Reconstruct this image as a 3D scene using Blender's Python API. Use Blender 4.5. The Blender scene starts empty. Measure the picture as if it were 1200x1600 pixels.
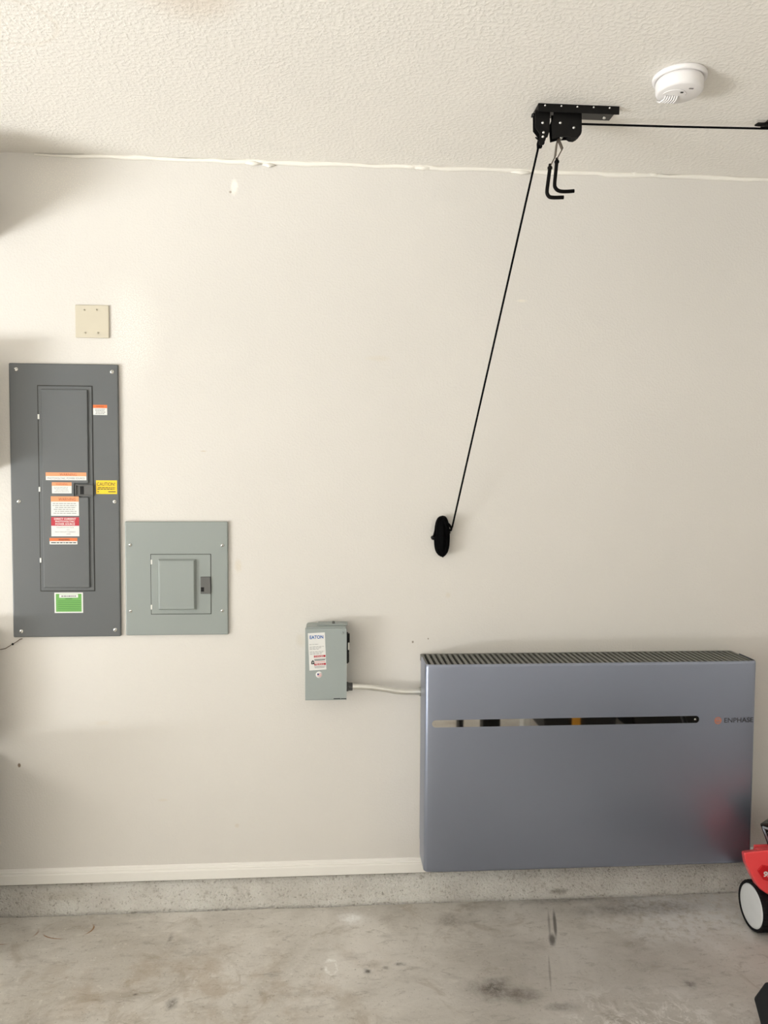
import bpy, bmesh, math, random
from mathutils import Vector, Matrix
random.seed(7)
S = bpy.context.scene
COL = S.collection

# ------------------------------------------------------------------ camera, light, exposure
YAW, PITCH, ROLL, CAM_Z, CAM_D = 0.07138, -0.04921, 0.00585, 1.5965, 2.7974
cam_d = bpy.data.cameras.new('camera'); cam = bpy.data.objects.new('camera', cam_d); COL.objects.link(cam)
cam_d.sensor_fit = 'VERTICAL'; cam_d.sensor_height = 36.0; cam_d.lens = 36.0 * 1200 / 1600
cam_d.clip_start = 0.05
fw = Vector((math.sin(YAW)*math.cos(PITCH), math.cos(YAW)*math.cos(PITCH), math.sin(PITCH)))
r0 = Vector((math.cos(YAW), -math.sin(YAW), 0)); u0 = r0.cross(fw)
rt = math.cos(ROLL)*r0 + math.sin(ROLL)*u0; up = math.cos(ROLL)*u0 - math.sin(ROLL)*r0
CAM = Vector((0, -CAM_D, CAM_Z))
cam.matrix_world = Matrix(((rt.x, up.x, -fw.x, CAM.x), (rt.y, up.y, -fw.y, CAM.y), (rt.z, up.z, -fw.z, CAM.z), (0, 0, 0, 1)))
S.camera = cam

S.view_settings.view_transform = 'Standard'; S.view_settings.look = 'None'
S.view_settings.gamma = 1.0; S.view_settings.use_curve_mapping = False
S.view_settings.exposure = -0.36

w = bpy.data.worlds.new('daylight'); S.world = w; w.use_nodes = True
bg = w.node_tree.nodes['Background']
bg.inputs[0].default_value = (0.93, 0.97, 1.0, 1); bg.inputs[1].default_value = 1.3

XW, XE, YS, H = -5.0, 3.2, -5.9, 2.70           # room: garage-door wall, far wall, rear wall, ceiling
DOOR_Y0, DOOR_Y1, DOOR_H = -2.1, -5.7, 2.2
DY, DW = (DOOR_Y0+DOOR_Y1)/2, DOOR_Y0-DOOR_Y1

def area(name, loc, direction, sx, sy, power, color=(1, 1, 1)):
    l = bpy.data.lights.new(name, 'AREA'); l.shape = 'RECTANGLE'; l.size = sx; l.size_y = sy
    l.energy = power; l.color = color
    o = bpy.data.objects.new(name, l); COL.objects.link(o); o.location = loc
    o.rotation_euler = Vector(direction).to_track_quat('-Z', 'Y').to_euler()
    return o
# daylight coming in through the open garage door
area('door_daylight', (XW-0.05, DY, DOOR_H/2), (1, 0, 0), DW, DOOR_H-0.1, 8, (0.92, 0.965, 1.0))
area('driveway_bounce', (XW-1.45, DY, 0.02), (0.0, 0, 1.0), DW, 2.0, 1750, (0.95, 0.975, 1.0))  # added area lamp standing in for sunlight off the driveway
# sun on the driveway outside; it never enters the garage but bounces up to the ceiling
sun = bpy.data.lights.new('sun', 'SUN'); sun.energy = 18.0; sun.angle = math.radians(0.6); sun.color = (1.0, 0.98, 0.95)
so = bpy.data.objects.new('sun', sun); COL.objects.link(so); so.rotation_euler = Vector((-0.28, 0.45, -0.85)).to_track_quat('-Z', 'Y').to_euler()
# added fill lamp before the closed rear wall, lighting the scene from the front
area('rear_fill', (0.85, YS+0.08, 1.25), (0, 1, 0), 4.6, 2.1, 11, (0.95, 0.97, 1.0))

def at(px, py, y):
    """point of the plane y=const seen at a pixel of the 1200x1600 photograph"""
    v = fw + rt*((px-600)/1200) - up*((py-800)/1200)
    t = (y+CAM_D)/v.y
    return CAM + v*t
def atz(px, py, z):
    v = fw + rt*((px-600)/1200) - up*((py-800)/1200)
    return CAM + v*((z-CAM_Z)/v.z)

# ------------------------------------------------------------------ materials
def lin(c):
    return tuple((x/255/12.92 if x/255 <= 0.04045 else ((x/255+0.055)/1.055)**2.4) for x in c)+(1,)
def mat(name, rgb, rough=0.5, metal=0.0, bump=None, spec=None, var=None):
    m = bpy.data.materials.new(name); m.use_nodes = True
    nt = m.node_tree; b = nt.nodes['Principled BSDF']
    b.inputs['Base Color'].default_value = lin(rgb); b.inputs['Roughness'].default_value = rough
    b.inputs['Metallic'].default_value = metal
    if spec is not None: b.inputs['Specular IOR Level'].default_value = spec
    tc = nt.nodes.new('ShaderNodeTexCoord')
    if var:                                     # (scale, amount) : faint mottling of the colour
        n = nt.nodes.new('ShaderNodeTexNoise'); n.inputs['Scale'].default_value = var[0]; n.inputs['Detail'].default_value = 4
        nt.links.new(tc.outputs['Object'], n.inputs['Vector'])
        mx = nt.nodes.new('ShaderNodeMix'); mx.data_type = 'RGBA'
        lo = tuple(max(0, x*(1-var[1])) for x in lin(rgb)[:3])+(1,); hi = tuple(min(1, x*(1+var[1])) for x in lin(rgb)[:3])+(1,)
        mx.inputs[6].default_value = lo; mx.inputs[7].default_value = hi
        nt.links.new(n.outputs['Fac'], mx.inputs[0]); nt.links.new(mx.outputs[2], b.inputs['Base Color'])
    if bump:                                    # (scale, strength, distance)
        n = nt.nodes.new('ShaderNodeTexNoise'); n.inputs['Scale'].default_value = bump[0]; n.inputs['Detail'].default_value = 3
        nt.links.new(tc.outputs['Object'], n.inputs['Vector'])
        bp = nt.nodes.new('ShaderNodeBump'); bp.inputs['Strength'].default_value = bump[1]; bp.inputs['Distance'].default_value = bump[2]
        nt.links.new(n.outputs['Fac'], bp.inputs['Height']); nt.links.new(bp.outputs['Normal'], b.inputs['Normal'])
    return m

class NB:
    """small helper for painting stains and patches of their own shape into a surface"""
    def __init__(s, m):
        s.m = m; s.nt = m.node_tree; s.b = s.nt.nodes['Principled BSDF']
        s.tc = s.nt.nodes.new('ShaderNodeTexCoord'); s.co = s.tc.outputs['Object']
        s.col = None
    def n(s, t): return s.nt.nodes.new(t)
    def math(s, op, a, b=None, clamp=False):
        q = s.n('ShaderNodeMath'); q.operation = op; q.use_clamp = clamp
        for i, v in enumerate((a, b)):
            if v is None: continue
            if isinstance(v, (int, float)): q.inputs[i].default_value = v
            else: s.nt.links.new(v, q.inputs[i])
        return q.outputs[0]
    def noise(s, scale, detail=3, rough=0.5, co=None, dist=0):
        q = s.n('ShaderNodeTexNoise'); q.inputs['Scale'].default_value = scale; q.inputs['Detail'].default_value = detail
        q.inputs['Roughness'].default_value = rough; q.inputs['Distortion'].default_value = dist
        s.nt.links.new(co or s.co, q.inputs['Vector']); return q.outputs['Fac']
    def ramp(s, v, lo, hi):
        q = s.n('ShaderNodeMapRange'); q.clamp = True; q.interpolation_type = 'SMOOTHSTEP'
        q.inputs[1].default_value = lo; q.inputs[2].default_value = hi
        s.nt.links.new(v, q.inputs[0]); return q.outputs[0]
    def mix(s, fac, a, b):
        q = s.n('ShaderNodeMix'); q.data_type = 'RGBA'; q.clamp_factor = True
        for i, v in ((0, fac), (6, a), (7, b)):
            if isinstance(v, (int, float)): q.inputs[i].default_value = v
            elif isinstance(v, tuple): q.inputs[i].default_value = v
            else: s.nt.links.new(v, q.inputs[i])
        return q.outputs[2]
    def stretch(s, scale):
        q = s.n('ShaderNodeMapping'); q.inputs['Scale'].default_value = scale
        s.nt.links.new(s.co, q.inputs['Vector']); return q.outputs[0]
    def dist(s, centre, r, rot=0, wob=0, wscale=8):
        """distance from an ellipse centre, 1 at its rim; r has three radii"""
        q = s.n('ShaderNodeVectorMath'); q.operation = 'SUBTRACT'; s.nt.links.new(s.co, q.inputs[0]); q.inputs[1].default_value = centre
        v = q.outputs[0]
        if rot:
            k = s.n('ShaderNodeVectorRotate'); k.rotation_type = 'Z_AXIS'; k.inputs['Angle'].default_value = rot
            s.nt.links.new(v, k.inputs['Vector']); v = k.outputs[0]
        d = s.n('ShaderNodeVectorMath'); d.operation = 'DIVIDE'; s.nt.links.new(v, d.inputs[0]); d.inputs[1].default_value = r
        l = s.n('ShaderNodeVectorMath'); l.operation = 'LENGTH'; s.nt.links.new(d.outputs[0], l.inputs[0])
        o = l.outputs['Value']
        if wob:
            nz = s.math('MULTIPLY', s.math('SUBTRACT', s.noise(wscale, 3), 0.5), wob*2)
            o = s.math('ADD', o, nz)
        return o
    def blob(s, centre, r, soft=0.5, **k):
        d = s.dist(centre, r, **k)
        return s.math('SUBTRACT', 1.0, s.ramp(d, 1-soft, 1+soft*0.3))
    def ring(s, centre, r, width=0.05, **k):
        d = s.math('ABSOLUTE', s.math('SUBTRACT', s.dist(centre, r, **k), 1.0))
        return s.math('SUBTRACT', 1.0, s.ramp(d, 0.0, width))
    def paint(s, fac, rgb, amt=1.0):
        s.col = s.mix(s.math('MULTIPLY', fac, amt), s.col, lin(rgb))
    def bump(s, h, strength, distance, normal=None):
        q = s.n('ShaderNodeBump'); q.inputs['Strength'].default_value = strength; q.inputs['Distance'].default_value = distance
        s.nt.links.new(h, q.inputs['Height'])
        if normal is not None: s.nt.links.new(normal, q.inputs['Normal'])
        return q.outputs[0]
    def done(s, normal=None, rough=None):
        s.nt.links.new(s.col, s.b.inputs['Base Color'])
        if normal is not None: s.nt.links.new(normal, s.b.inputs['Normal'])
        if rough is not None: s.nt.links.new(rough, s.b.inputs['Roughness'])

WALL_RGB = (219, 215, 208)
def painted(name, rgb, scale, strength, distance):
    m = mat(name, rgb, 0.62, spec=0.25); k = NB(m)
    big = k.noise(1.3, 4)
    k.col = k.mix(big, lin(tuple(c-6 for c in rgb)), lin(tuple(min(255, c+5) for c in rgb)))
    peel = k.noise(scale, 2, 0.45)
    lump = k.ramp(peel, 0.42, 0.66)
    return m, k, lump
# the wall behind everything: orange-peel paint with touch-ups, nail marks and scuffs
m_wall, k, lump = painted('wall_paint', WALL_RGB, 130, 0.3, 0.002)
P = lambda px, py: tuple(at(px, py, 0))
fine = k.noise(260, 2)
k.paint(k.math('MULTIPLY', k.blob(P(205, 520), (0.12, 1, 0.20), 0.8, wob=0.5, wscale=6), k.ramp(fine, 0.45, 0.6)), (246, 241, 232), 0.75)  # speckled roller splotch, its sheen painted in as lighter colour
k.paint(k.math('MULTIPLY', k.blob(P(90, 280), (0.16, 1, 0.16), 0.8, wob=0.5, wscale=6), k.ramp(fine, 0.5, 0.65)), (240, 234, 222), 0.5)
k.paint(k.blob(P(366, 292), (0.014, 1, 0.034), 0.6, wob=0.5, wscale=40), (244, 240, 230), 0.9)
k.paint(k.blob(P(360, 300), (0.005, 1, 0.005), 0.5), (150, 135, 115), 0.7)
k.paint(k.blob(P(30, 1196), (0.006, 1, 0.009), 0.5, wob=0.3, wscale=60), (120, 100, 80), 0.9)
for px, py, rx, rz, c, a in ((318, 705, .012, .003, (205, 192, 172), .7), (372, 884, .016, .03, (212, 202, 184), .5), (645, 1003, .004, .005, (120, 105, 85), .8),
                             (669, 998, .003, .004, (110, 95, 75), .8), (95, 690, .03, .05, (214, 204, 188), .5), (590, 560, .05, .012, (216, 208, 192), .4),
                             (470, 1000, .02, .03, (212, 205, 190), .5), (255, 1250, .02, .006, (214, 206, 192), .6), (370, 1290, .010, .01, (210, 200, 184), .6),
                             (815, 470, .02, .006, (234, 228, 214), .7), (160, 1130, .03, .01, (216, 208, 194), .4), (700, 930, .012, .012, (214, 206, 190), .5)):
    k.paint(k.blob(P(px, py), (rx, 1, rz), 0.7, wob=0.4, wscale=25), c, a)
k.done(k.bump(lump, 0.2, 0.0014, k.bump(k.noise(2.2, 3), 0.25, 0.02)))
m_ceil, k, lump = painted('ceiling_paint', (238, 234, 226), 90, 0.5, 0.003)
k.paint(k.blob((-0.32, -0.93, H), (0.14, 0.10, 1), 0.8, wob=0.4, wscale=6), (224, 210, 194), 0.55)
k.paint(k.ring((-0.80, -0.80, H), (0.12, 0.10, 1), 0.10, wob=0.2, wscale=6), (218, 206, 188), 0.22)
k.done(k.bump(lump, 0.38, 0.0019))
m_caulk = mat('caulk', (240, 236, 226), 0.5, bump=(60, 0.4, 0.002))
m_trim = mat('trim_paint', (236, 233, 226), 0.35, var=(6, 0.03))
m_door = mat('door_paint', (238, 234, 227), 0.5)
m_gap_shade = mat('shadow_gap', (70, 60, 50), 0.9)

# concrete slab
m_floor = mat('concrete_slab', (176, 165, 150), 0.5, spec=0.4); k = NB(m_floor)
Z = lambda px, py: tuple(atz(px, py, 0))
n1 = k.noise(2.0, 6, 0.62, dist=0.6); n2 = k.noise(9, 6, 0.65, co=k.stretch((0.6, 1.3, 1))); n3 = k.noise(60, 4, 0.7)
k.col = k.mix(k.ramp(n1, 0.33, 0.68), lin((190, 184, 174)), lin((222, 217, 209)))
k.paint(k.ramp(n2, 0.52, 0.72), (150, 143, 133), 0.45)
k.paint(k.ramp(k.noise(14, 5, 0.7, dist=1.0), 0.58, 0.70), (208, 203, 194), 0.40)
k.paint(k.ramp(n3, 0.60, 0.75), (205, 198, 186), 0.35)
k.paint(k.math('SUBTRACT', 1.0, k.ramp(n3, 0.28, 0.40)), (120, 110, 98), 0.45)
fl = k.noise(38, 6, 0.72, co=k.stretch((0.45, 1.0, 1)), dist=0.8)
k.paint(k.ramp(fl, 0.56, 0.68), (226, 221, 212), 0.42)
k.paint(k.math('SUBTRACT', 1.0, k.ramp(fl, 0.33, 0.45)), (132, 123, 112), 0.42)
k.paint(k.ramp(k.noise(5, 5, .7, dist=1.2), 0.55, 0.68), (150, 136, 116), 0.40)
sp = k.noise(130, 2, 0.5); k.paint(k.ramp(sp, 0.66, 0.74), (232, 228, 220), 0.6); k.paint(k.math('SUBTRACT', 1.0, k.ramp(sp, 0.27, 0.34)), (104, 96, 86), 0.5)
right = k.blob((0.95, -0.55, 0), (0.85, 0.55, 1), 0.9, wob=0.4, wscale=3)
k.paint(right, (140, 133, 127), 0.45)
k.paint(k.math('MULTIPLY', k.blob((1.30, -0.14, 0), (0.35, 0.22, 1), 0.9, wob=0.5, wscale=8), k.ramp(k.noise(30, 4, .7), .36, .56)), (226, 225, 223), 0.9)
k.paint(k.math('MULTIPLY', k.blob((0.95, -0.72, 0), (0.35, 0.20, 1), 0.9, wob=0.6, wscale=6), k.ramp(k.noise(16, 6, .78, dist=1.5), .47, .6)), (224, 220, 215), 0.8)
k.paint(k.math('MULTIPLY', k.blob((-0.45, -0.45, 0), (0.7, 0.3, 1), 0.9, wob=0.5, wscale=5), k.ramp(k.noise(7, 5, .7), .45, .65)), (150, 128, 98), 0.45)
stain_grain = k.math('ADD', 0.55, k.math('MULTIPLY', 0.45, k.ramp(k.noise(70, 5, 0.75), 0.40, 0.58)))
for px, py, rx, ry, c, a in ((550, 1436, .050, .040, (250, 249, 246), 1.0), (520, 1490, .02, .03, (225, 222, 214), .5), (603, 1512, .012, .010, (120, 110, 100), .5), (574, 1518, .014, .016, (92, 84, 78), .8),
                             (624, 1506, .020, .010, (96, 88, 80), .65), (268, 1568, .020, .028, (105, 98, 90), .75), (212, 1554, .008, .006, (96, 88, 80), .8),
                             (266, 1466, .010, .03, (130, 122, 112), .6), (770, 1545, .075, .05, (82, 75, 68), .70), (820, 1558, .06, .035, (95, 87, 80), .5),
                             
                             (880, 1572, .05, .02, (96, 88, 80), .45), (480, 1452, .05, .012, (208, 202, 192), .4), (705, 1440, .07, .05, (128, 118, 108), .5),
                             (455, 1522, .008, .004, (228, 224, 218), .8), (610, 1438, .04, .06, (140, 130, 118), .35), (1075, 1550, .06, .03, (200, 195, 190), .5),
                             (1078, 1538, .02, .02, (84, 76, 72), .6), (1000, 1420, .3, .05, (110, 104, 100), .45), (900, 1405, .25, .03, (96, 90, 84), .45)):
    k.paint(k.math('MULTIPLY', k.blob(Z(px, py), (rx*1.1, ry*1.1, 1), 0.95, wob=0.6, wscale=20 if rx > .03 else 45), stain_grain), c, min(1, a*1.25))
for px, py, rx, ry, c, a in ((863, 1468, .014, .04, (78, 72, 68), .8), (867, 1444, .007, .10, (80, 74, 70), .8), (858, 1444, .005, .09, (126, 118, 112), .6), (859, 1520, .004, .10, (120, 112, 104), .5)):
    k.paint(k.blob(Z(px, py), (rx, ry, 1), 0.6, rot=0.24, wob=0.25, wscale=30), c, a)
k.paint(k.math('MULTIPLY', k.ring(Z(517, 1510), (.020, .032, 1), 0.45, wob=0.55, wscale=30), k.ramp(k.noise(40, 4, .7), .40, .60)), (246, 244, 240), 0.9)
k.paint(k.math('MULTIPLY', k.ring(Z(107, 1452), (.085, .055, 1), 0.06, wob=0.05), k.ramp(k.noise(6, 3), .40, .54)), (138, 94, 50), 1.0)
k.paint(k.math('MULTIPLY', k.ring(Z(15, 1458), (.095, .065, 1), 0.06, wob=0.05), k.ramp(k.noise(5, 3), .40, .54)), (138, 94, 50), .85)
rough = k.math('ADD', 0.42, k.math('MULTIPLY', n2, 0.3))
k.done(k.bump(n3, 0.4, 0.002, k.bump(fl, 0.25, 0.003)), rough)
# rough cast stem wall under the baseboard
m_curb = mat('rough_concrete', (196, 188, 172), 0.85); k = NB(m_curb)
g = k.noise(110, 4, 0.62); g2 = k.noise(5, 5, .6)
k.col = k.mix(k.ramp(g2, .35, .65), lin((222, 217, 208)), lin((240, 237, 229)))
k.paint(k.math('SUBTRACT', 1.0, k.ramp(g, 0.30, 0.44)), (140, 128, 108), 0.6)
k.paint(k.ramp(g, 0.56, 0.7), (236, 232, 224), 0.6)
k.paint(k.blob(tuple(at(813, 1367, -0.01)), (.006, 1, .045), 0.5, wob=.3, wscale=30), (226, 222, 214), .8)
k.paint(k.blob(tuple(at(872, 1391, -0.01)), (.045, 1, .012), 0.95, wob=.7, wscale=60), (110, 98, 76), .6)
k.paint(k.blob(tuple(at(100, 1400, -0.01)), (.10, 1, .02), 0.9, wob=.6, wscale=30), (190, 180, 162), .4)
k.paint(k.math('SUBTRACT', 1.0, k.ramp(k.noise(45, 4, .6), .30, .42)), (150, 138, 118), 0.4)
k.done(k.bump(g, 1.0, 0.016))

m_asphalt = mat('driveway_concrete', (200, 195, 186), 0.9)
m_panel = mat('dark_grey_enamel', (92, 95, 96), 0.38, spec=0.45, bump=(700, 0.06, 0.0004), var=(5, 0.05))
m_panel2 = mat('light_grey_enamel', (146, 153, 149), 0.38, spec=0.45, bump=(700, 0.06, 0.0004), var=(5, 0.03))
m_disc = mat('disconnect_enamel', (154, 162, 159), 0.42, spec=0.45, bump=(300, 0.05, 0.0006), var=(12, 0.04))
m_gap = mat('dark_gap', (38, 38, 36), 0.7)
m_latch = mat('grey_plastic', (92, 92, 90), 0.45)
m_black = mat('black_plastic', (16, 16, 16), 0.5, spec=0.25)
m_blackmetal = mat('black_powdercoat', (15, 14, 13), 0.5, spec=0.2, bump=(400, 0.1, 0.0004))
m_under = mat('worn_black_steel', (40, 36, 33), 0.5)
m_hook = mat('hook_rubber', (12, 10, 9), 0.7, spec=0.12)
m_rope = mat('black_cord', (5, 5, 6), 0.9, spec=0.08, bump=(900, 0.5, 0.001))
m_rubber = mat('black_rubber', (23, 25, 29), 0.6, spec=0.3, bump=(250, 0.1, 0.0006))
m_zinc = mat('zinc', (205, 205, 200), 0.3, 1.0)
m_emt = mat('galvanized_conduit', (226, 226, 222), 0.28, 1.0, var=(25, 0.08))
m_screw = mat('screw_steel', (220, 220, 216), 0.25, 0.9)
m_hinge = mat('bright_hinge', (232, 232, 226), 0.4)
m_ivory = mat('ivory_plastic', (203, 195, 175), 0.4)
m_white = mat('white_plastic', (236, 233, 231), 0.4)
m_whiteslot = mat('grey_slot', (120, 116, 114), 0.6)
m_body = mat('silver_sheet_metal', (150, 157, 174), 0.36, 0.85, bump=(900, 0.02, 0.0003))
m_side = mat('grey_side_metal', (168, 169, 170), 0.5, 0.3)
m_mirror = mat('polished_black_chrome', (205, 203, 200), 0.03, 1.0)
m_slat = mat('grille_grey', (112, 112, 106), 0.5)
m_slatdark = mat('grille_inside', (18, 18, 17), 0.8)
m_copper = mat('copper_orange_print', (196, 122, 88), 0.5)
m_ink = mat('dark_print', (62, 64, 70), 0.5)
st_white = mat('sticker_white', (226, 226, 222), 0.45)
st_orange = mat('sticker_orange', (240, 155, 105), 0.45)
st_deep = mat('sticker_deep_orange', (222, 112, 48), 0.45)
st_red = mat('sticker_red', (184, 32, 50), 0.45)
st_yellow = mat('sticker_yellow', (242, 205, 24), 0.45)
st_green = mat('sticker_green', (104, 168, 80), 0.45)
st_ink = mat('sticker_ink', (40, 36, 34), 0.5)
st_grey = mat('sticker_grey_ink', (128, 128, 126), 0.5)
st_brown = mat('sticker_brown_ink', (140, 72, 42), 0.5)
st_dkgreen = mat('sticker_dark_green_ink', (54, 112, 40), 0.5)
st_blue = mat('sticker_blue', (22, 92, 165), 0.5)
st_navy = mat('sticker_navy', (62, 62, 120), 0.5)
st_pink = mat('sticker_red_tint', (214, 130, 130), 0.5)
m_red = mat('red_mower_paint', (245, 80, 83), 0.34, spec=0.5)
m_redlt = mat('red_mower_plastic', (222, 84, 86), 0.4)
m_tyre = mat('tyre_rubber', (22, 22, 24), 0.75, spec=0.2)
m_hub = mat('white_hubcap', (222, 224, 224), 0.45, var=(30, 0.05))
m_engine = mat('black_engine_cover', (26, 28, 24), 0.4)
m_silver = mat('silver_frame', (130, 134, 142), 0.4, 0.6)

# ------------------------------------------------------------------ mesh builder
class MB:
    def __init__(s): s.bm = bmesh.new(); s.mats = []
    def _mi(s, m):
        if m not in s.mats: s.mats.append(m)
        return s.mats.index(m)
    def _fin(s, geom_faces, m, smooth=False):
        i = s._mi(m)
        for f in geom_faces: f.material_index = i; f.smooth = smooth
    def box(s, x0, x1, y0, y1, z0, z1, m, bev=0, seg=2):
        b = bmesh.new(); bmesh.ops.create_cube(b, size=1)
        for v in b.verts: v.co = Vector(((x0+x1)/2+v.co.x*(x1-x0), (y0+y1)/2+v.co.y*(y1-y0), (z0+z1)/2+v.co.z*(z1-z0)))
        if bev: bmesh.ops.bevel(b, geom=b.edges[:], offset=bev, segments=seg, profile=0.5, affect='EDGES')
        return s._take(b, m)
    def _take(s, b, m, smooth=False, M=None):
        mp = {}
        fs = []
        for v in b.verts: mp[v] = s.bm.verts.new(M @ v.co if M else v.co)
        for f in b.faces:
            try: fs.append(s.bm.faces.new([mp[v] for v in f.verts]))
            except ValueError: pass
        b.free(); s._fin(fs, m, smooth); return s
    def prism(s, pts, axis, a, b, m, bev=0, smooth=False):
        """extrude a polygon along axis ('x': pts are (y,z); 'y': (x,z); 'z': (x,y)) from a to b"""
        q = bmesh.new()
        mk = {'x': lambda p, t: (t, p[0], p[1]), 'y': lambda p, t: (p[0], t, p[1]), 'z': lambda p, t: (p[0], p[1], t)}[axis]
        A = [q.verts.new(mk(p, a)) for p in pts]; B = [q.verts.new(mk(p, b)) for p in pts]
        q.faces.new(A); q.faces.new(B[::-1])
        for i in range(len(pts)):
            j = (i+1) % len(pts); q.faces.new([A[i], B[i], B[j], A[j]])
        bmesh.ops.recalc_face_normals(q, faces=q.faces[:])
        if bev: bmesh.ops.bevel(q, geom=q.edges[:], offset=bev, segments=2, profile=0.5, affect='EDGES')
        return s._take(q, m, smooth)
    def poly(s, pts, m):
        vs = [s.bm.verts.new(p) for p in pts]; s._fin([s.bm.faces.new(vs)], m); return s
    def tube(s, pts, r, m, n=10, cap=True):
        pts = [Vector(p) for p in pts]; rs = r if isinstance(r, (list, tuple)) else [r]*len(pts)
        q = bmesh.new(); rings = []; prev = None
        for i, p in enumerate(pts):
            t = (pts[min(i+1, len(pts)-1)]-pts[max(i-1, 0)]).normalized()
            if prev is None:
                a = Vector((0, 0, 1)) if abs(t.z) < 0.9 else Vector((1, 0, 0)); u = t.cross(a).normalized()
            else:
                u = prev-t*prev.dot(t); u.normalize()
            prev = u; v = t.cross(u)
            rings.append([q.verts.new(p+(u*math.cos(2*math.pi*k/n)+v*math.sin(2*math.pi*k/n))*rs[i]) for k in range(n)])
        for A, B in zip(rings, rings[1:]):
            for k in range(n): q.faces.new([A[k], A[(k+1) % n], B[(k+1) % n], B[k]])
        if cap: q.faces.new(rings[0][::-1]); q.faces.new(rings[-1])
        bmesh.ops.recalc_face_normals(q, faces=q.faces[:])
        return s._take(q, m, True)
    def lathe(s, prof, c, axis, m, n=48, smooth=True):
        """prof: (radius, distance along axis)"""
        ax = Vector(axis).normalized(); a = Vector((0, 0, 1)) if abs(ax.z) < 0.9 else Vector((1, 0, 0))
        u = ax.cross(a).normalized(); v = ax.cross(u); c = Vector(c); q = bmesh.new(); rings = []
        for r, h in prof:
            if r < 1e-6: rings.append([q.verts.new(c+ax*h)])
            else: rings.append([q.verts.new(c+ax*h+(u*math.cos(2*math.pi*k/n)+v*math.sin(2*math.pi*k/n))*r) for k in range(n)])
        for A, B in zip(rings, rings[1:]):
            for k in range(n):
                l = (k+1) % n
                f = [A[k % len(A)], A[l % len(A)], B[l % len(B)], B[k % len(B)]]
                f = list(dict.fromkeys(f))
                if len(f) > 2: q.faces.new(f)
        bmesh.ops.recalc_face_normals(q, faces=q.faces[:])
        return s._take(q, m, smooth)
    def text(s, string, x, z, width, height, y, m, rot=0, bold=0.0):
        """flat lettering facing -y, centred on (x, z)"""
        c = bpy.data.curves.new('lettering_curve', 'FONT'); c.body = string; c.align_x = 'CENTER'; c.offset = bold
        c.resolution_u = 3
        o = bpy.data.objects.new('lettering_curve', c); COL.objects.link(o)
        bpy.context.view_layer.update()
        me = bpy.data.meshes.new_from_object(o.evaluated_get(bpy.context.evaluated_depsgraph_get()))
        xs = [v.co.x for v in me.vertices]; ys = [v.co.y for v in me.vertices]
        cx, cy = (min(xs)+max(xs))/2, (min(ys)+max(ys))/2; sx = width/(max(xs)-min(xs)); sy = height/(max(ys)-min(ys))
        q = bmesh.new(); q.from_mesh(me)
        cr, sr = math.cos(rot), math.sin(rot)
        for v in q.verts:
            a, b = (v.co.x-cx)*sx, (v.co.y-cy)*sy
            v.co = Vector((x+a*cr-b*sr, y, z+a*sr+b*cr))
        bpy.data.objects.remove(o); bpy.data.curves.remove(c); bpy.data.meshes.remove(me)
        return s._take(q, m)
    def build(s, name, parent=None, bevel=0, shade=None, label=None):
        me = bpy.data.meshes.new(name); s.bm.normal_update()
        # origin at the middle of the base
        if s.bm.verts:
            lo = Vector([min(v.co[i] for v in s.bm.verts) for i in range(3)]); hi = Vector([max(v.co[i] for v in s.bm.verts) for i in range(3)])
        s.bm.to_mesh(me); s.bm.free()
        for m in s.mats: me.materials.append(m)
        o = bpy.data.objects.new(name, me); COL.objects.link(o)
        if parent is not None:
            o.parent = parent; o.matrix_parent_inverse = world_of(parent).inverted()
        if bevel:
            b = o.modifiers.new('bevel', 'BEVEL'); b.width = bevel; b.segments = 2; b.limit_method = 'ANGLE'; b.angle_limit = math.radians(40)
        if label: o['label'] = label
        return o
def world_of(o):
    M = Matrix.Translation(o.location)
    return M if o.parent is None else M
def thing(name, loc, label, cat, group=None):
    o = bpy.data.objects.new(name, None); o.empty_display_size = 0.05; COL.objects.link(o); o.location = loc
    o['label'] = label; o['category'] = cat
    if group: o['group'] = group
    return o
def tag(o, label, cat, group=None):
    o['label'] = label; o['category'] = cat
    if group: o['group'] = group
    return o
def struct(o): o['kind'] = 'structure'; return o
def screw(parent, x, z, y, r=0.006, m=None, name='screw', slot=0.6):
    b = MB(); m = m or m_screw
    b.lathe([(0, -0.0035), (r*0.55, -0.0033), (r*0.9, -0.002), (r, 0.0)], (x, y, z), (0, 1, 0), m, 20)
    d = Vector((math.cos(slot), 0, math.sin(slot)))*r*0.7; e = Vector((-math.sin(slot), 0, math.cos(slot)))*r*0.14
    c = Vector((x, y-0.0038, z))
    b.poly([c-d-e, c+d-e, c+d+e, c-d+e], m_gap)
    return b.build(name, parent)

# ------------------------------------------------------------------ the garage
T = 0.12
b = MB(); b.box(XW-T, XE+T, 0, T, 0, H, m_wall); struct(b.build('wall_north'))
b = MB(); b.box(XW-T, XE+T, YS-T, YS, 0, H, m_door); struct(b.build('wall_south'))
b = MB(); b.box(XE, XE+T, YS, 0, 0, H, m_door); struct(b.build('wall_east'))
b = MB()
b.box(XW-T, XW, DOOR_Y0, 0, 0, H, m_door); b.box(XW-T, XW, YS, DOOR_Y1, 0, H, m_door); b.box(XW-T, XW, DOOR_Y1, DOOR_Y0, DOOR_H, H, m_door)
struct(b.build('wall_west'))
b = MB(); b.box(XW-T, XE+T, YS-T, T, H, H+0.1, m_ceil); struct(b.build('ceiling'))
b = MB(); b.box(XW-T, XE+T, YS-T, T, -0.1, 0, m_floor); struct(b.build('floor'))
b = MB(); b.box(-15, XW-T, -12, 6, -0.1, -0.01, m_asphalt); struct(b.build('driveway'))
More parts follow.
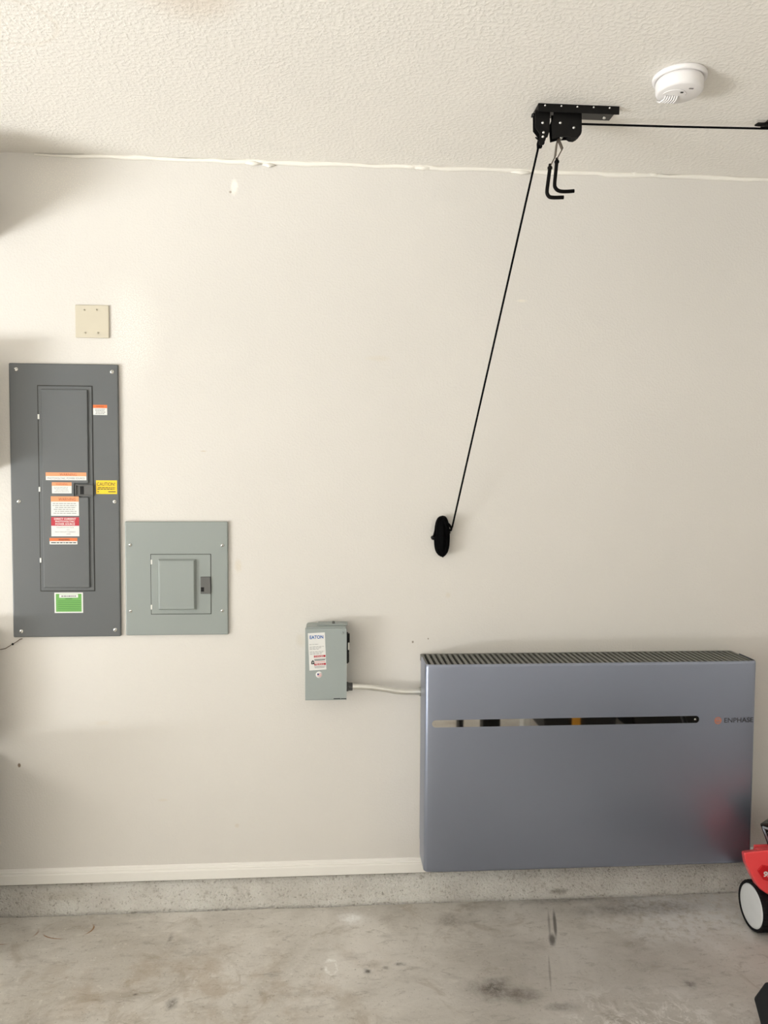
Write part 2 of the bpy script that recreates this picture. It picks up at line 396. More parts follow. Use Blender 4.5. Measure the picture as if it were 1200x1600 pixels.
# the sectional garage door, open overhead, with its tracks
b = MB()
for i in range(4): b.box(XW+0.12+i*0.54, XW+0.12+i*0.54+0.53, DOOR_Y1, DOOR_Y0, 2.26, 2.30, m_door, 0.004)
struct(b.build('door_1'))
b = MB()
for yy in (DOOR_Y0+0.05, DOOR_Y1-0.05):
    b.box(XW+0.02, XW+2.32, yy-0.02, yy+0.02, 2.22, 2.28, m_zinc); b.box(XW+2.22, XW+2.26, yy-0.02, yy+0.02, 2.28, H, m_zinc)
    b.box(XW, XW+0.05, yy-0.02, yy+0.02, 0, 2.25, m_zinc)
struct(b.build('trim_3'))

# stem wall and baseboard
b = MB(); n = 120; x0, x1 = XW, XE
front = [(x0+(x1-x0)*i/n, -0.010-0.006*random.random()) for i in range(n+1)]
q = bmesh.new(); rows = []
for x, y in front:
    rows.append([q.verts.new((x, 0.0, 0.104)), q.verts.new((x, -0.006, 0.104)), q.verts.new((x, y*0.7-0.003, 0.05)), q.verts.new((x, y-0.006, 0.012)), q.verts.new((x, y-0.018, 0.0)), q.verts.new((x, 0, 0))])
for A, B in zip(rows, rows[1:]):
    for j in range(5): q.faces.new([A[j], B[j], B[j+1], A[j+1]])
bmesh.ops.recalc_face_normals(q, faces=q.faces[:])
b._take(q, m_curb, True); struct(b.build('trim_1'))
b = MB()
prof = [(0, 0.1095), (-0.013, 0.1095), (-0.0145, 0.1115), (-0.0145, 0.143), (-0.0125, 0.1465), (-0.0085, 0.1475), (-0.0085, 0.152), (-0.0055, 0.155), (-0.0045, 0.160), (-0.002, 0.163), (0, 0.163)]
b.prism(prof, 'x', XW, XE, m_trim); struct(b.build('baseboard_north'))
b = MB(); b.box(XW, XE, -0.004, 0, 0.1035, 0.110, m_gap_shade); struct(b.build('gap_shade_strip'))  # dark strip painting the shade between curb and baseboard
# ragged bead of caulk where wall meets ceiling
b = MB(); pts = []; rr = []
x = -1.02
while x < XE:
    pts.append((x, -0.003, H-0.004+random.uniform(-0.004, 0.003))); rr.append(random.uniform(0.006, 0.011)*(1 if x > -0.9 else 0.5)); x += random.uniform(0.03, 0.09)
b.tube(pts, rr, m_caulk, 8)
for px, py in ((395, 256), (420, 259), (660, 263), (640, 261), (815, 270), (990, 272), (1020, 274)):
    c = at(px, py, -0.004); L = random.uniform(0.02, 0.05)
    b.tube([(c.x-L, -0.002, c.z+0.004), (c.x, -0.008, c.z), (c.x+L, -0.003, c.z+0.003)], [0.002, 0.008, 0.003], m_caulk, 8)
struct(b.build('trim_2'))

# ------------------------------------------------------------------ stickers (one mesh each)
def lines(b, x0, x1, z0, z1, n, y, m, fill=0.35, ragged=0.25):
    """rows of print too small to read"""
    h = (z1-z0)/n
    for i in range(n):
        zc = z1-h*(i+0.5); a = x0+(x1-x0)*random.uniform(0, ragged/2); e = x1-(x1-x0)*random.uniform(0, ragged/2); x = a
        while x < e:
            wd = min(random.uniform(0.06, 0.2)*(x1-x0), e-x)
            b.poly([(x, y, zc-h*fill/2), (x+wd, y, zc-h*fill/2), (x+wd, y, zc+h*fill/2), (x, y, zc+h*fill/2)], m); x += wd+(x1-x0)*0.025
def rect(px0, py0, px1, py1, y):
    a, c = at(px0, py0, y), at(px1, py1, y); return a.x, c.x, c.z, a.z       # x0 x1 z0 z1
TS = 0.0005
def card(b, r, y, m): b.box(r[0], r[1], y-TS, y, r[2], r[3], m)
def quad(b, x0, x1, z0, z1, y, m): b.poly([(x0, y, z0), (x1, y, z0), (x1, y, z1), (x0, y, z1)], m)

# ------------------------------------------------------------------ tall dark grey electrical panel
PX0, PX1, PZ0, PZ1 = -1.1165, -0.7430, 1.0105, 1.9765
panel = thing('electrical_panel', (-0.93, 0, PZ0), 'tall dark grey breaker panel cover flush on the wall, covered in warning stickers', 'electrical panel')
YF = -0.012
b = MB(); b.box(PX0, PX1, YF, 0, PZ0, PZ1, m_panel, 0.004, 3); b.build('cover', panel)
# the door opening: a dark groove, then the door with a pressed rim and a raised middle
dr = rect(59.5, 603, 147.5, 922.5, YF); dx0, dx1, dz0, dz1 = dr
b = MB(); YD = YF-0.003
def framebox(b, x0, x1, z0, z1, t, y0, y1, m, bev=0.0008):
    b.box(x0, x0+t, y0, y1, z0, z1, m, bev); b.box(x1-t, x1, y0, y1, z0, z1, m, bev)
    b.box(x0+t, x1-t, y0, y1, z1-t, z1, m, bev); b.box(x0+t, x1-t, y0, y1, z0, z0+t, m, bev)
framebox(b, dx0-0.003, dx1+0.003, dz0-0.003, dz1+0.003, 0.003, YF-0.0008, YF+0.002, m_gap, 0)
b.build('door_groove', panel)
lat = rect(119, 757, 147, 775, YF)
b = MB()
b.box(dx0, dx1, YF-0.002, YF+0.001, dz0, dz1, m_panel, 0.001)
gx0, gx1, gz0, gz1 = dx0+0.011, dx1-0.013, dz0+0.011, dz1-0.011
lx0, lz0, lz1 = lat[0]-0.004, lat[2]-0.004, lat[3]+0.004
pan = [(gx0, gz0), (gx1, gz0), (gx1, lz0), (lx0, lz0), (lx0, lz1), (gx1, lz1), (gx1, gz1), (gx0, gz1)]
b.prism(pan, 'y', YF-0.009, YF-0.001, m_panel, 0.003)
pdoor = b.build('door', panel)
YP = YF-0.009
for py in (651, 764.5, 875.5):
    c = at(59.5+(py-603)*0.0152, py, YF-0.004); b = MB(); b.box(c.x-0.0035, c.x+0.0025, YF-0.0045, YF-0.0005, c.z-0.0085, c.z+0.0085, m_hinge, 0.001); b.build('hinge', pdoor)
b = MB(); x0, x1, z0, z1 = lat
framebox(b, x0, x1, z0, z1, 0.0035, YF-0.012, YF-0.001, m_latch, 0.001); b.box(x0+0.003, x1-0.003, YF-0.006, YF-0.001, z0+0.003, z1-0.003, m_latch)
b.box(x0+0.015, x0+0.028, YF-0.0068, YF-0.002, z0+0.006, z1-0.006, m_black)
b.build('latch', pdoor, label='dark grey door latch with black slide')
for px, py, a in ((25, 577, .3), (175, 581, 1.1), (29.5, 783.5, .8), (179, 784, .2), (33.5, 986.5, 1.3), (180, 984, .5)):
    c = at(px, py, YF); screw(panel, c.x, c.z, YF, 0.0075, slot=a)
# stickers on the door
def sticker(name, px, y, parent, base, label, fn, bevel=0):
    b = MB(); r = rect(*px, y); card(b, r, y, base); fn(b, r, y-TS-0.0002); return b.build(name, parent, label=label)
def hd(b, r, y, frac, m): quad(b, r[0], r[1], r[3]-(r[3]-r[2])*frac, r[3], y, m)
def f(b, r, y):
    W_, H_ = r[1]-r[0], r[3]-r[2]; cx = (r[0]+r[1])/2; hd(b, r, y, .48, st_orange)
    b.text('WARNING', cx+W_*.05, r[3]-H_*.27, W_*.42, H_*.30, y-.0002, st_brown); b.text('PHOTOVOLTAIC POWER SOURCE', cx, r[2]+H_*.25, W_*.92, H_*.24, y-.0002, st_grey)
sticker('warning_label', (71.5, 738, 135, 750.5), YP, pdoor, st_white, 'wide orange and white sticker reading WARNING PHOTOVOLTAIC POWER SOURCE', f)
def f(b, r, y):
    W_, H_ = r[1]-r[0], r[3]-r[2]; cx = (r[0]+r[1])/2; hd(b, r, y, .32, st_orange)
    b.text('WARNING', cx, r[3]-H_*.17, W_*.6, H_*.15, y-.0002, st_brown); lines(b, r[0]+W_*.1, r[1]-W_*.08, r[2]+H_*.1, r[2]+H_*.62, 4, y-.0002, st_grey, .25)
sticker('warning_label', (81, 753.5, 112, 771), YP, pdoor, st_white, 'small orange and white warning sticker left of the latch', f)
def f(b, r, y):
    W_, H_ = r[1]-r[0], r[3]-r[2]; cx = (r[0]+r[1])/2; hd(b, r, y, .27, st_orange)
    b.text('WARNING', cx+W_*.08, r[3]-H_*.15, W_*.62, H_*.16, y-.0002, st_brown); lines(b, r[0]+W_*.06, r[1]-W_*.06, r[2]+H_*.08, r[2]+H_*.68, 6, y-.0002, st_grey, .3)
sticker('warning_label', (79.5, 775.5, 123.5, 806), YP, pdoor, st_white, 'square orange and white WARNING sticker above the red one', f)
def f(b, r, y):
    W_, H_ = r[1]-r[0], r[3]-r[2]; cx = (r[0]+r[1])/2; hd(b, r, y, .45, st_red)
    for i, t in enumerate(('DIRECT CURRENT', 'PHOTOVOLTAIC', 'POWER SOURCE')): b.text(t, cx, r[3]-H_*(.09+.135*i), W_*(.78 if i == 0 else .7), H_*.10, y-.0002, st_white, bold=.02)
    for i, (t, k_, o_) in enumerate((('MAXIMUM VOLTAGE', .62, 0), ('VDC', .12, .1), ('MAX CIRCUIT CURRENT', .74, 0), ('AMPS', .16, .12))):
        b.text(t, cx+W_*o_, r[2]+H_*(.46-.115*i), W_*k_, H_*.055, y-.0002, st_grey)
sticker('warning_label', (80, 808, 124, 838), YP, pdoor, st_white, 'red and white sticker reading DIRECT CURRENT PHOTOVOLTAIC POWER SOURCE', f)
def f(b, r, y):
    W_, H_ = r[1]-r[0], r[3]-r[2]; cx = (r[0]+r[1])/2; hd(b, r, y, .5, st_deep)
    b.text('WARNING', cx+W_*.02, r[3]-H_*.27, W_*.4, H_*.26, y-.0002, st_ink, bold=.02); lines(b, r[0]+W_*.04, r[1]-W_*.04, r[2]+H_*.1, r[2]+H_*.42, 1, y-.0002, st_ink, .45, .05)
sticker('warning_label', (77.5, 840.5, 121, 850.5), YP, pdoor, st_white, 'narrow deep orange and white warning sticker, lowest on the door', f)
# stickers on the cover
def f(b, r, y):
    W_, H_ = r[1]-r[0], r[3]-r[2]; cx = (r[0]+r[1])/2; hd(b, r, y, .32, st_deep)
    b.text('WARNING', cx, r[3]-H_*.17, W_*.55, H_*.14, y-.0002, st_brown); lines(b, r[0]+W_*.1, r[1]-W_*.1, r[2]+H_*.06, r[2]+H_*.64, 4, y-.0002, st_grey, .4)
sticker('warning_label', (145.5, 632.5, 167.5, 648.5), YF, panel, st_white, 'small orange and white warning sticker right of the door', f)
def f(b, r, y):
    W_, H_ = r[1]-r[0], r[3]-r[2]; cx = (r[0]+r[1])/2
    b.text('CAUTION!', cx-W_*.02, r[3]-H_*.27, W_*.86, H_*.26, y-.0002, st_ink)
    lines(b, r[0]+W_*.06, r[1]-W_*.06, r[2]+H_*.30, r[2]+H_*.52, 2, y-.0002, st_ink, .5, .1)
    quad(b, r[0]+W_*.07, r[0]+W_*.13, r[2]+H_*.14, r[2]+H_*.2, y-.0002, st_ink); quad(b, r[0]+W_*.58, r[1]-W_*.06, r[2]+H_*.14, r[2]+H_*.2, y-.0002, st_ink)
sticker('caution_label', (150, 750.5, 183, 772), YF, panel, st_yellow, 'yellow sticker reading CAUTION!', f)
def f(b, r, y):
    W_, H_ = r[1]-r[0], r[3]-r[2]; cx = (r[0]+r[1])/2
    quad(b, r[0]+W_*.05, r[1]-W_*.05, r[2]+H_*.06, r[3]-H_*.06, y, st_green); quad(b, r[0]+W_*.17, r[1]-W_*.17, r[3]-H_*.25, r[3]-H_*.08, y-.0001, st_white)
    lines(b, r[0]+W_*.22, r[1]-W_*.22, r[3]-H_*.24, r[3]-H_*.11, 1, y-.0002, st_grey, .5, .1)
    quad(b, r[0]+W_*.38, r[0]+W_*.62, r[3]-H_*.32, r[3]-H_*.29, y-.0002, st_dkgreen)
    for i in range(6):
        z = r[2]+H_*(.14+.088*i); quad(b, r[0]+W_*.12, r[1]-W_*.08, z, z+H_*.016, y-.0002, st_dkgreen)
sticker('inspection_label', (85, 926, 130, 957.5), YF, panel, st_white, 'green sticker with white border and ruled lines', f)

# ------------------------------------------------------------------ small light grey electrical panel
QX0, QX1, QZ0, QZ1 = -0.7255, -0.3630, 1.0135, 1.4230
p2 = thing('electrical_panel', (-0.545, 0, QZ0), 'small light grey breaker panel cover right of the tall dark one', 'electrical panel')
b = MB(); b.box(QX0, QX1, YF, 0, QZ0, QZ1, m_panel2, 0.004, 3); b.build('cover', p2)
ex0, ex1, ez0, ez1 = rect(236, 866.5, 329.5, 958.5, YF)
b = MB(); framebox(b, ex0-0.002, ex1+0.002, ez0-0.002, ez1+0.002, 0.002, YF-0.0006, YF+0.002, m_gap, 0); b.build('door_groove', p2)
b = MB(); b.box(ex0, ex1, YF-0.0015, YF+0.001, ez0, ez1, m_panel2, 0.0008)
hx0, hx1, hz0, hz1 = rect(247, 873, 307.5, 952.5, YF)
q = bmesh.new(); o_ = 0.006
A = [q.verts.new(c) for c in ((hx0, YF-.001, hz0), (hx1, YF-.001, hz0), (hx1, YF-.001, hz1), (hx0, YF-.001, hz1))]
B = [q.verts.new(c) for c in ((hx0+o_, YF-.0135, hz0+o_*.7), (hx1-o_*1.2, YF-.0135, hz0+o_*.7), (hx1-o_*1.2, YF-.0135, hz1-o_), (hx0+o_, YF-.0135, hz1-o_))]
for i in range(4): q.faces.new([A[i], A[(i+1) % 4], B[(i+1) % 4], B[i]])
q.faces.new(B); bmesh.ops.recalc_face_normals(q, faces=q.faces[:])
bmesh.ops.bevel(q, geom=q.edges[:], offset=0.0022, segments=3, profile=0.5, affect='EDGES')
b._take(q, m_panel2, False); d2 = b.build('door', p2)
for py in (878, 948.5):
    c = at(236.8, py, YF); b = MB(); b.box(c.x-0.002, c.x+0.003, YF-0.0035, YF-0.0005, c.z-0.0085, c.z+0.0085, m_hinge, 0.001); b.build('hinge', d2)
x0, x1, z0, z1 = rect(313.5, 901, 329.5, 927.5, YF)
b = MB(); b.box(x0, x1, YF-0.006, YF, z0, z1, m_latch, 0.0012); b.box(x0+0.0015, x0+0.013, YF-0.0064, YF-0.003, z0+0.008, z0+0.024, m_black, 0.0005)
b.build('latch', d2, label='dark grey door latch with black thumb hole')
for px, py, a in ((203.5, 851.5, .4), (347.5, 852, 1.0), (204, 955, .1), (347.5, 954, .7)):
    c = at(px, py, YF); screw(p2, c.x, c.z, YF, 0.0062, slot=a)

# ------------------------------------------------------------------ blank wall plate
wx0, wx1, wz0, wz1 = rect(117.3, 476.2, 170.8, 528.4, -0.004)
wp = thing('wall_plate', ((wx0+wx1)/2, 0, wz0), 'blank ivory two-gang wall plate above the tall dark grey panel', 'wall plate')
b = MB(); b.box(wx0, wx1, -0.0065, 0, wz0, wz1, m_ivory, 0.0028, 3); b.build('plate', wp)
for px, py, a in ((131.8, 484.2, .8), (151, 484.2, 1.5), (133, 520, .3), (153, 520, 1.2)):
    c = at(px, py, -0.0065); screw(wp, c.x, c.z, -0.0062, 0.0036, m_ivory, slot=a)

# ------------------------------------------------------------------ loose wire end under the tall panel
b = MB(); ws = [at(px, py, y) for px, py, y in ((-14, 1016, -.004), (0, 1015, -.006), (8, 1013.5, -.008), (19, 1007, -.010), (27, 1002, -.007), (31, 999, -.004), (35, 998, -.0015))]
b.tube(ws, 0.0014, mat('brown_wire', (96, 76, 58), 0.6), 6)
c = at(19.8, 1006.5, -.010); b.lathe([(0, -.0042), (.003, -.003), (.0042, 0), (.003, .003), (0, .0042)], c, (1, 0, .5), m_black, 12)
tag(b.build('wire'), 'thin brown wire with a black bead on the wall below the tall panel', 'wire')

# ------------------------------------------------------------------ safety switch
DYF = -0.092
sx0, sx1, sz0, sz1 = rect(477, 982.5, 541.5, 1092.5, DYF)
dis = thing('safety_switch', ((sx0+sx1)/2, 0, sz0), 'light grey metal disconnect switch box with a tall white sticker, left of the conduit', 'disconnect switch')
b = MB(); b.box(sx0+0.002, sx1-0.002, -0.088, 0, sz0+0.003, sz1+0.001, m_disc, 0.002)
b.prism([(sx0+.006, 0), (sx1-.004, 0), (sx1-.003, -.084), (sx0+.003, -.084)], 'z', sz1, sz1+.004, m_disc)
b.build('enclosure', dis)
b = MB(); b.box(sx0, sx1, DYF, -0.0885, sz0, sz1, m_disc, 0.0015); b.box(sx0, sx0+.0015, DYF, -.07, sz0, sz1, m_disc); b.box(sx1-.0015, sx1, DYF, -.07, sz0, sz1-.02, m_disc)
b.box(sx0, sx1, DYF, -.075, sz0-.002, sz0, m_disc)
b.build('cover', dis)
c0, c1 = at(497, 980, -.06), at(543, 980, -.06)
b = MB(); b.prism([(c0.x, -.004), (c1.x, -.004), (c1.x+.001, -.06), (c0.x-.003, -.06)], 'z', sz1+.004, sz1+.0085, m_disc, 0.001)
b.lathe([(0, .009), (.004, .008), (.005, 0)], (c0.x+.055, -.04, sz1+.0085), (0, 0, 1), m_latch, 12)
b.build('top_hub_plate', dis)
b = MB()
hy = -0.062
hz0, hz1 = at(543, 1035, hy).z, at(543, 989, hy).z; hm = (hz0+hz1)/2
b.box(sx1-.003, sx1+.006, hy-.018, hy+.018, hz0, hz1, m_black, 0.002)
b.box(sx1+.005, sx1+.011, hy-.008, hy+.008, hm+.012, hz1-.002, m_black, 0.002); b.box(sx1+.005, sx1+.009, hy-.012, hy+.006, hz0+.002, hm-.006, m_black, 0.002)
b.box(sx1+.004, sx1+.010, hy-.020, hy-.012, hm-.004, hm+.022, m_zinc, 0.001)
b.build('handle', dis, label='black switch handle with a bright metal tab on the right side')
b = MB(); b.box(sx1-.0205, sx1-.001, DYF-.0006, DYF+.001, sz0+.001, sz0+.0035, m_gap)
b.box(sx1-.046, sx1-.022, DYF-.0008, DYF+.001, sz0+.001, sz0+.004, m_gap); b.build('cover_latch', dis)
c = at(535, 989, DYF); b = MB(); b.lathe([(0, -.0015), (.004, -.001), (.0055, 0)], (c.x, DYF, c.z), (0, 1, 0), m_disc, 20); b.build('rivet', dis)
c = at(534, 1043, DYF)
# label (slightly askew)
def skew(px, py): return at(px, py, DYF)
b = MB(); y = DYF-.0004
cs = [skew(481, 989.5), skew(507.5, 988), skew(510, 1046), skew(483.5, 1047.8)]
def L(u, v, dy=0):
    a = cs[0].lerp(cs[1], u); d = cs[3].lerp(cs[2], u); p = a.lerp(d, v); return (p.x, y-dy, p.z)
def lq(u0, u1, v0, v1, m, dy=.0002): b.poly([L(u0, v1, dy), L(u1, v1, dy), L(u1, v0, dy), L(u0, v0, dy)], m)
lq(0, 1, 0, 1, st_white, 0)
b.poly([tuple(Vector(L(u, v))+Vector((0, .0006, 0))) for u, v in ((0, 1), (1, 1), (1, 0), (0, 0))], st_white)
c = Vector(L(.5, .115)); b.text('EATON', c.x, c.z, .048, .0125, y-.0003, st_blue, rot=0.03, bold=.028)
random.seed(3)
for i in range(9):
    v = .30+i*.033
    if i in (1, 5): continue
    u = .06
    e = random.choice((.92, .6, .85, .75))
    while u < e: q_ = min(random.uniform(.08, .2), e-u); lq(u, u+q_, v, v+.010, st_grey); u += q_+.03
lq(.30, .98, .605, .66, st_red); 
c = Vector(L(.62, .632)); b.text('DANGER', c.x, c.z, .03, .006, y-.0004, st_white, rot=.03)
lq(.30, .98, .70, .715, st_grey); lq(.32, .95, .725, .745, st_ink); lq(.30, .98, .82, .875, st_red)
c = Vector(L(.62, .847)); b.text('PELIGRO', c.x, c.z, .03, .006, y-.0004, st_white, rot=.03)
lq(.34, .95, .775, .79, st_pink); lq(.3, .95, .90, .912, st_grey); lq(.32, .9, .93, .942, st_grey)
c = Vector(L(.22, .79)); b.poly([(c.x-.006, y-.0003, c.z-.006), (c.x+.006, y-.0003, c.z-.006), (c.x+.005, y-.0003, c.z+.004), (c.x, y-.0003, c.z+.009), (c.x-.005, y-.0003, c.z+.004)], st_ink)
b.poly([(c.x-.002, y-.0004, c.z-.003), (c.x+.003, y-.0004, c.z), (c.x, y-.0004, c.z+.004)], st_white)
b.build('data_label', dis, label='tall white sticker with blue EATON lettering and red danger bars')
b = MB(); c = at(498.7, 1054.3, DYF); b.lathe([(0, -.0006), (.0118, -.0006), (.012, 0)], (c.x, DYF, c.z), (0, 1, 0), st_white, 32)
y2 = DYF-.0008
for i in range(7): quad(b, c.x-.007, c.x+.0075, c.z+.0045-.0015*(i+1), c.z+.0045-.0015*i, y2, st_pink if i % 2 == 0 else st_white)
quad(b, c.x-.007, c.x-.0005, c.z-.0010, c.z+.0048, y2-.0001, st_navy)
b.build('flag_sticker', dis, label='round white sticker with a small striped flag')

# ------------------------------------------------------------------ conduit
def smooth_path(pts, n=8):
    pts = [Vector(p) for p in pts]; out = []
    for i in range(len(pts)-1):
        p0, p1, p2_, p3 = pts[max(i-1, 0)], pts[i], pts[i+1], pts[min(i+2, len(pts)-1)]
        for j in range(n):
            t = j/n; out.append(0.5*((2*p1)+(p2_-p0)*t+(2*p0-5*p1+4*p2_-p3)*t*t+(3*p1-p0-3*p2_+p3)*t**3))
    out.append(pts[-1]); return out
CY = -0.045
con = thing('conduit', tuple(at(600, 1080, CY)), 'bent silver metal conduit running from the grey switch box to the silver cabinet', 'conduit')
path = [at(px, py, CY) for px, py in ((544, 1072.5), (552, 1072.8), (562, 1073), (580, 1074), (600, 1076.6), (618, 1079.6), (634, 1081), (650, 1080.8), (662, 1080.6))]
b = MB(); b.tube(smooth_path(path, 5), 0.0117, m_emt, 20); b.build('tube', con)
for px, r in (((541.2, 551), .0150), ((655.5, 665), .0150)):
    a, c = at(px[0], 1072.8 if px[0] < 600 else 1080.8, CY), at(px[1], 1072.8 if px[0] < 600 else 1080.8, CY); a.z = c.z = (a.z+c.z)/2
    b = MB(); L_ = (c-a).length
    b.lathe([(.011, 0), (r*1.15, 0), (r*1.15, L_*.3), (r, L_*.35), (r, L_*.95), (r*.85, L_), (.011, L_)], a, (1, 0, 0), m_latch if px[0] < 600 else m_zinc, 12, False)
    b.build('connector', con)

# ------------------------------------------------------------------ silver battery cabinet
BX0, BX1, BZ0, BZ1 = 0.3335, 1.5265, 0.2000, 0.9385
BYF, BYB = -0.190, -0.040
bat = thing('battery_cabinet', ((BX0+BX1)/2, 0, BZ0), 'wide silver home battery cabinet hung low on the wall, slatted top and mirrored slot', 'battery cabinet')
# rear body and wall bracket
b = MB(); b.box(BX0+0.006, BX1-0.006, -0.12, -0.001, BZ0+0.035, BZ1-0.070, m_side, 0.003)
b.box(BX0+0.006, BX0+0.010, -0.12, -0.001, BZ1-0.075, BZ1-0.006, m_side, 0.001); b.box(BX1-0.010, BX1-0.006, -0.12, -0.001, BZ1-0.075, BZ1-0.006, m_side, 0.001)
b.box(BX0+0.008, BX1-0.008, -0.008, -0.001, BZ1-0.075, BZ1-0.006, m_slatdark)
b.prism([(-0.12, BZ0+.035), (-0.06, BZ0+.035), (-.12, BZ0+.008)], 'x', BX0+.006, BX1-.006, m_side)
b.build('rear_body', bat)
# front cover: sheet metal wrapped round both vertical edges, slightly bowed
def cover_outline(inset=0):
    pts = []; R_ = 0.013
    pts.append((BX0, BYB-.03)); 
    for i in range(9):
        a = math.pi*(1-i/16); pts.append((BX0+R_+R_*math.cos(a), BYF+R_-R_*math.sin(a)))
    for d in (.03, .045, .06, .08): pts.append((BX0+d, BYF))
    for d in (.08, .06, .045, .03): pts.append((BX1-d, BYF))
    for i in range(9):
        a = math.pi/2*(1-i/8); pts.append((BX1-R_+R_*math.cos(a), BYF+R_-R_*math.sin(a)))
    pts.append((BX1, BYB-.03))
    bow = lambda x: .0042*max(0, 1-min(x-BX0, BX1-x)/.09)**2
    return [(x, y+bow(x)) for x, y in pts]
out = cover_outline(); q = bmesh.new(); rows = []
zs = [(BZ0, .010), (BZ0+.0015, .004), (BZ0+.005, .001), (BZ0+.012, 0), (BZ1-.010, 0), (BZ1-.003, .0008), (BZ1, .004)]
for z, ins in zs:
    row = []
    for x, y in out:
        yy = min(y+ins, BYB-.03) if y < BYB-.04 else y
        xx = x+(ins if x < BX0+.02 else (-ins if x > BX1-.02 else 0))*.8
        row.append(q.verts.new((xx, yy, z)))
    rows.append(row)
for A, B in zip(rows, rows[1:]):
    for i in range(len(A)-1): q.faces.new([A[i], A[i+1], B[i+1], B[i]])
q.faces.new(rows[0]); bmesh.ops.recalc_face_normals(q, faces=q.faces[:])
b = MB(); b._take(q, m_body, True); cov = b.build('front_cover', bat)
# mirrored slot
vx0, vx1, vz0, vz1 = rect(675, 1122.5, 1092, 1133.5, BYF)
vz0 = (at(676, 1134, BYF).z+at(1090, 1132, BYF).z)/2; vz1 = (at(676, 1123, BYF).z+at(1090, 1120.5, BYF).z)/2
rr_ = (vz1-vz0)/2; zc = (vz0+vz1)/2; ol = []
for i in range(13): a = -math.pi/2+math.pi*i/12; ol.append((vx1-rr_+rr_*math.cos(a), zc+rr_*math.sin(a)))
for i in range(13): a = math.pi/2+math.pi*i/12; ol.append((vx0+rr_+rr_*math.cos(a), zc+rr_*math.sin(a)))
b = MB(); b.prism(ol, 'y', BYF-0.0012, BYF+0.002, m_mirror); slot = b.build('mirror_slot', bat, label='long mirrored slot with rounded ends')
b = MB(); b.lathe([(0, -.0016), (.003, -.0014), (.0036, 0)], (vx1-rr_-.002, BYF-.0010, zc), (0, 1, 0), m_zinc, 16); b.build('indicator', slot)
# emblem and name
c = at(1122, 1126, BYF-.001); R_ = 0.0128; b = MB()
def ring_face(b, c, r0, r1, y, m, n=40):
    for i in range(n):
        a, d = 2*math.pi*i/n, 2*math.pi*(i+1)/n
        b.poly([(c.x+r0*math.cos(a), y, c.z+r0*math.sin(a)), (c.x+r0*math.cos(d), y, c.z+r0*math.sin(d)), (c.x+r1*math.cos(d), y, c.z+r1*math.sin(d)), (c.x+r1*math.cos(a), y, c.z+r1*math.sin(a))], m)
ring_face(b, c, R_*.76, R_, BYF-.0006, m_copper); 
quad(b, c.x-R_*.8, c.x+R_*.8, c.z-R_*.14, c.z+R_*.14, BYF-.0006, m_copper)
quad(b, c.x-R_*.45, c.x+R_*.45, c.z+R_*.28, c.z+R_*.45, BYF-.0006, m_copper); quad(b, c.x-R_*.45, c.x+R_*.45, c.z-R_*.45, c.z-R_*.28, BYF-.0006, m_copper)
b.build('emblem', bat, label='small round copper orange emblem')
a, d = at(1131.5, 1126.5, BYF), at(1177, 1123.5, BYF)
b = MB(); b.text('ENPHASE', (a.x+d.x)/2, (a.z+d.z)/2, (d.x-a.x), 0.0175, BYF-.0006, m_ink, bold=.012); b.build('lettering', bat, label='dark grey ENPHASE lettering')
# slatted top
b = MB(); gz = BZ1-0.004
b.box(BX0+.010, BX1-.010, BYF+.012, -.012, gz-.062, gz-.056, m_slatdark)
b.box(BX0+.006, BX1-.006, -.014, -.006, gz-.012, gz, m_slat, 0.001)
n = 58; pitch = (BX1-BX0-.016)/n
for i in range(n+1):
    x = BX0+.008+i*pitch
    b.box(x-pitch*.27, x+pitch*.27, BYF+.005+.022*max(0, 1-min(x-BX0, BX1-x)/.03), -.010, gz-.022, gz, m_slat, 0.0008, 1)
b.build('top_grille', bat, label='dark grey slatted top grille')

# ------------------------------------------------------------------ smoke detector
sdc = Vector((0.963, -0.682, H))
sd = thing('smoke_detector', tuple(sdc), 'round white smoke detector on the ceiling right of the black hoist', 'smoke detector')
b = MB(); b.lathe([(0, 0), (.071, 0), (.0725, -.004), (.0715, -.011), (.068, -.0135), (.0645, -.0135), (.0625, -.0115), (0, -.0115)], sdc, (0, 0, 1), m_white, 64); b.build('base', sd)
b = MB(); b.lathe([(.0600, -.010), (.0630, -.017), (.0635, -.020), (.0630, -.040), (.0605, -.0465), (.056, -.0490), (0, -.0500)], sdc, (0, 0, 1), m_white, 64)
body = b.build('body', sd)
b = MB(); z = H-.0502
vc = Vector((sdc.x-.020, sdc.y+.022, z))
for i in range(6):
    a = -.5+i*.2; d = Vector((math.sin(a)*.3-.15, 1, 0)).normalized()
    p = vc+Vector((-.018+i*.0072, 0, 0)); b.tube([p-d*.014, p-d*.007+Vector((0, 0, -.0075)), p+d*.010+Vector((0, 0, -.0075)), p+d*.022], .0024, m_white, 8)
b.build('sounder_vent', body)
b = MB(); zz = H-.0503
pts = [(sdc.x+.032*math.cos(t)-.014, sdc.y+.030*math.sin(t)+.004, zz) for t in [math.pi*(.95-.9*i/14) for i in range(15)]]
pts = [(x, 2*(sdc.y+.004)-y, z_) for x, y, z_ in pts]
b.tube(pts, .0012, m_white, 6); b.build('test_button_rim', body)
b = MB(); c = Vector((sdc.x+.002, sdc.y-.012, H-.0498)); b.box(c.x-.004, c.x+.004, c.y-.0028, c.y+.0028, H-.0512, H-.0490, m_gap, .0008); b.build('indicator_light', body)
b = MB(); c = Vector((sdc.x+.018, sdc.y-.034, H-.0498)); b.box(c.x-.006, c.x+.006, c.y-.002, c.y+.002, H-.0508, H-.0490, m_whiteslot, .0006); b.build('slot', body)

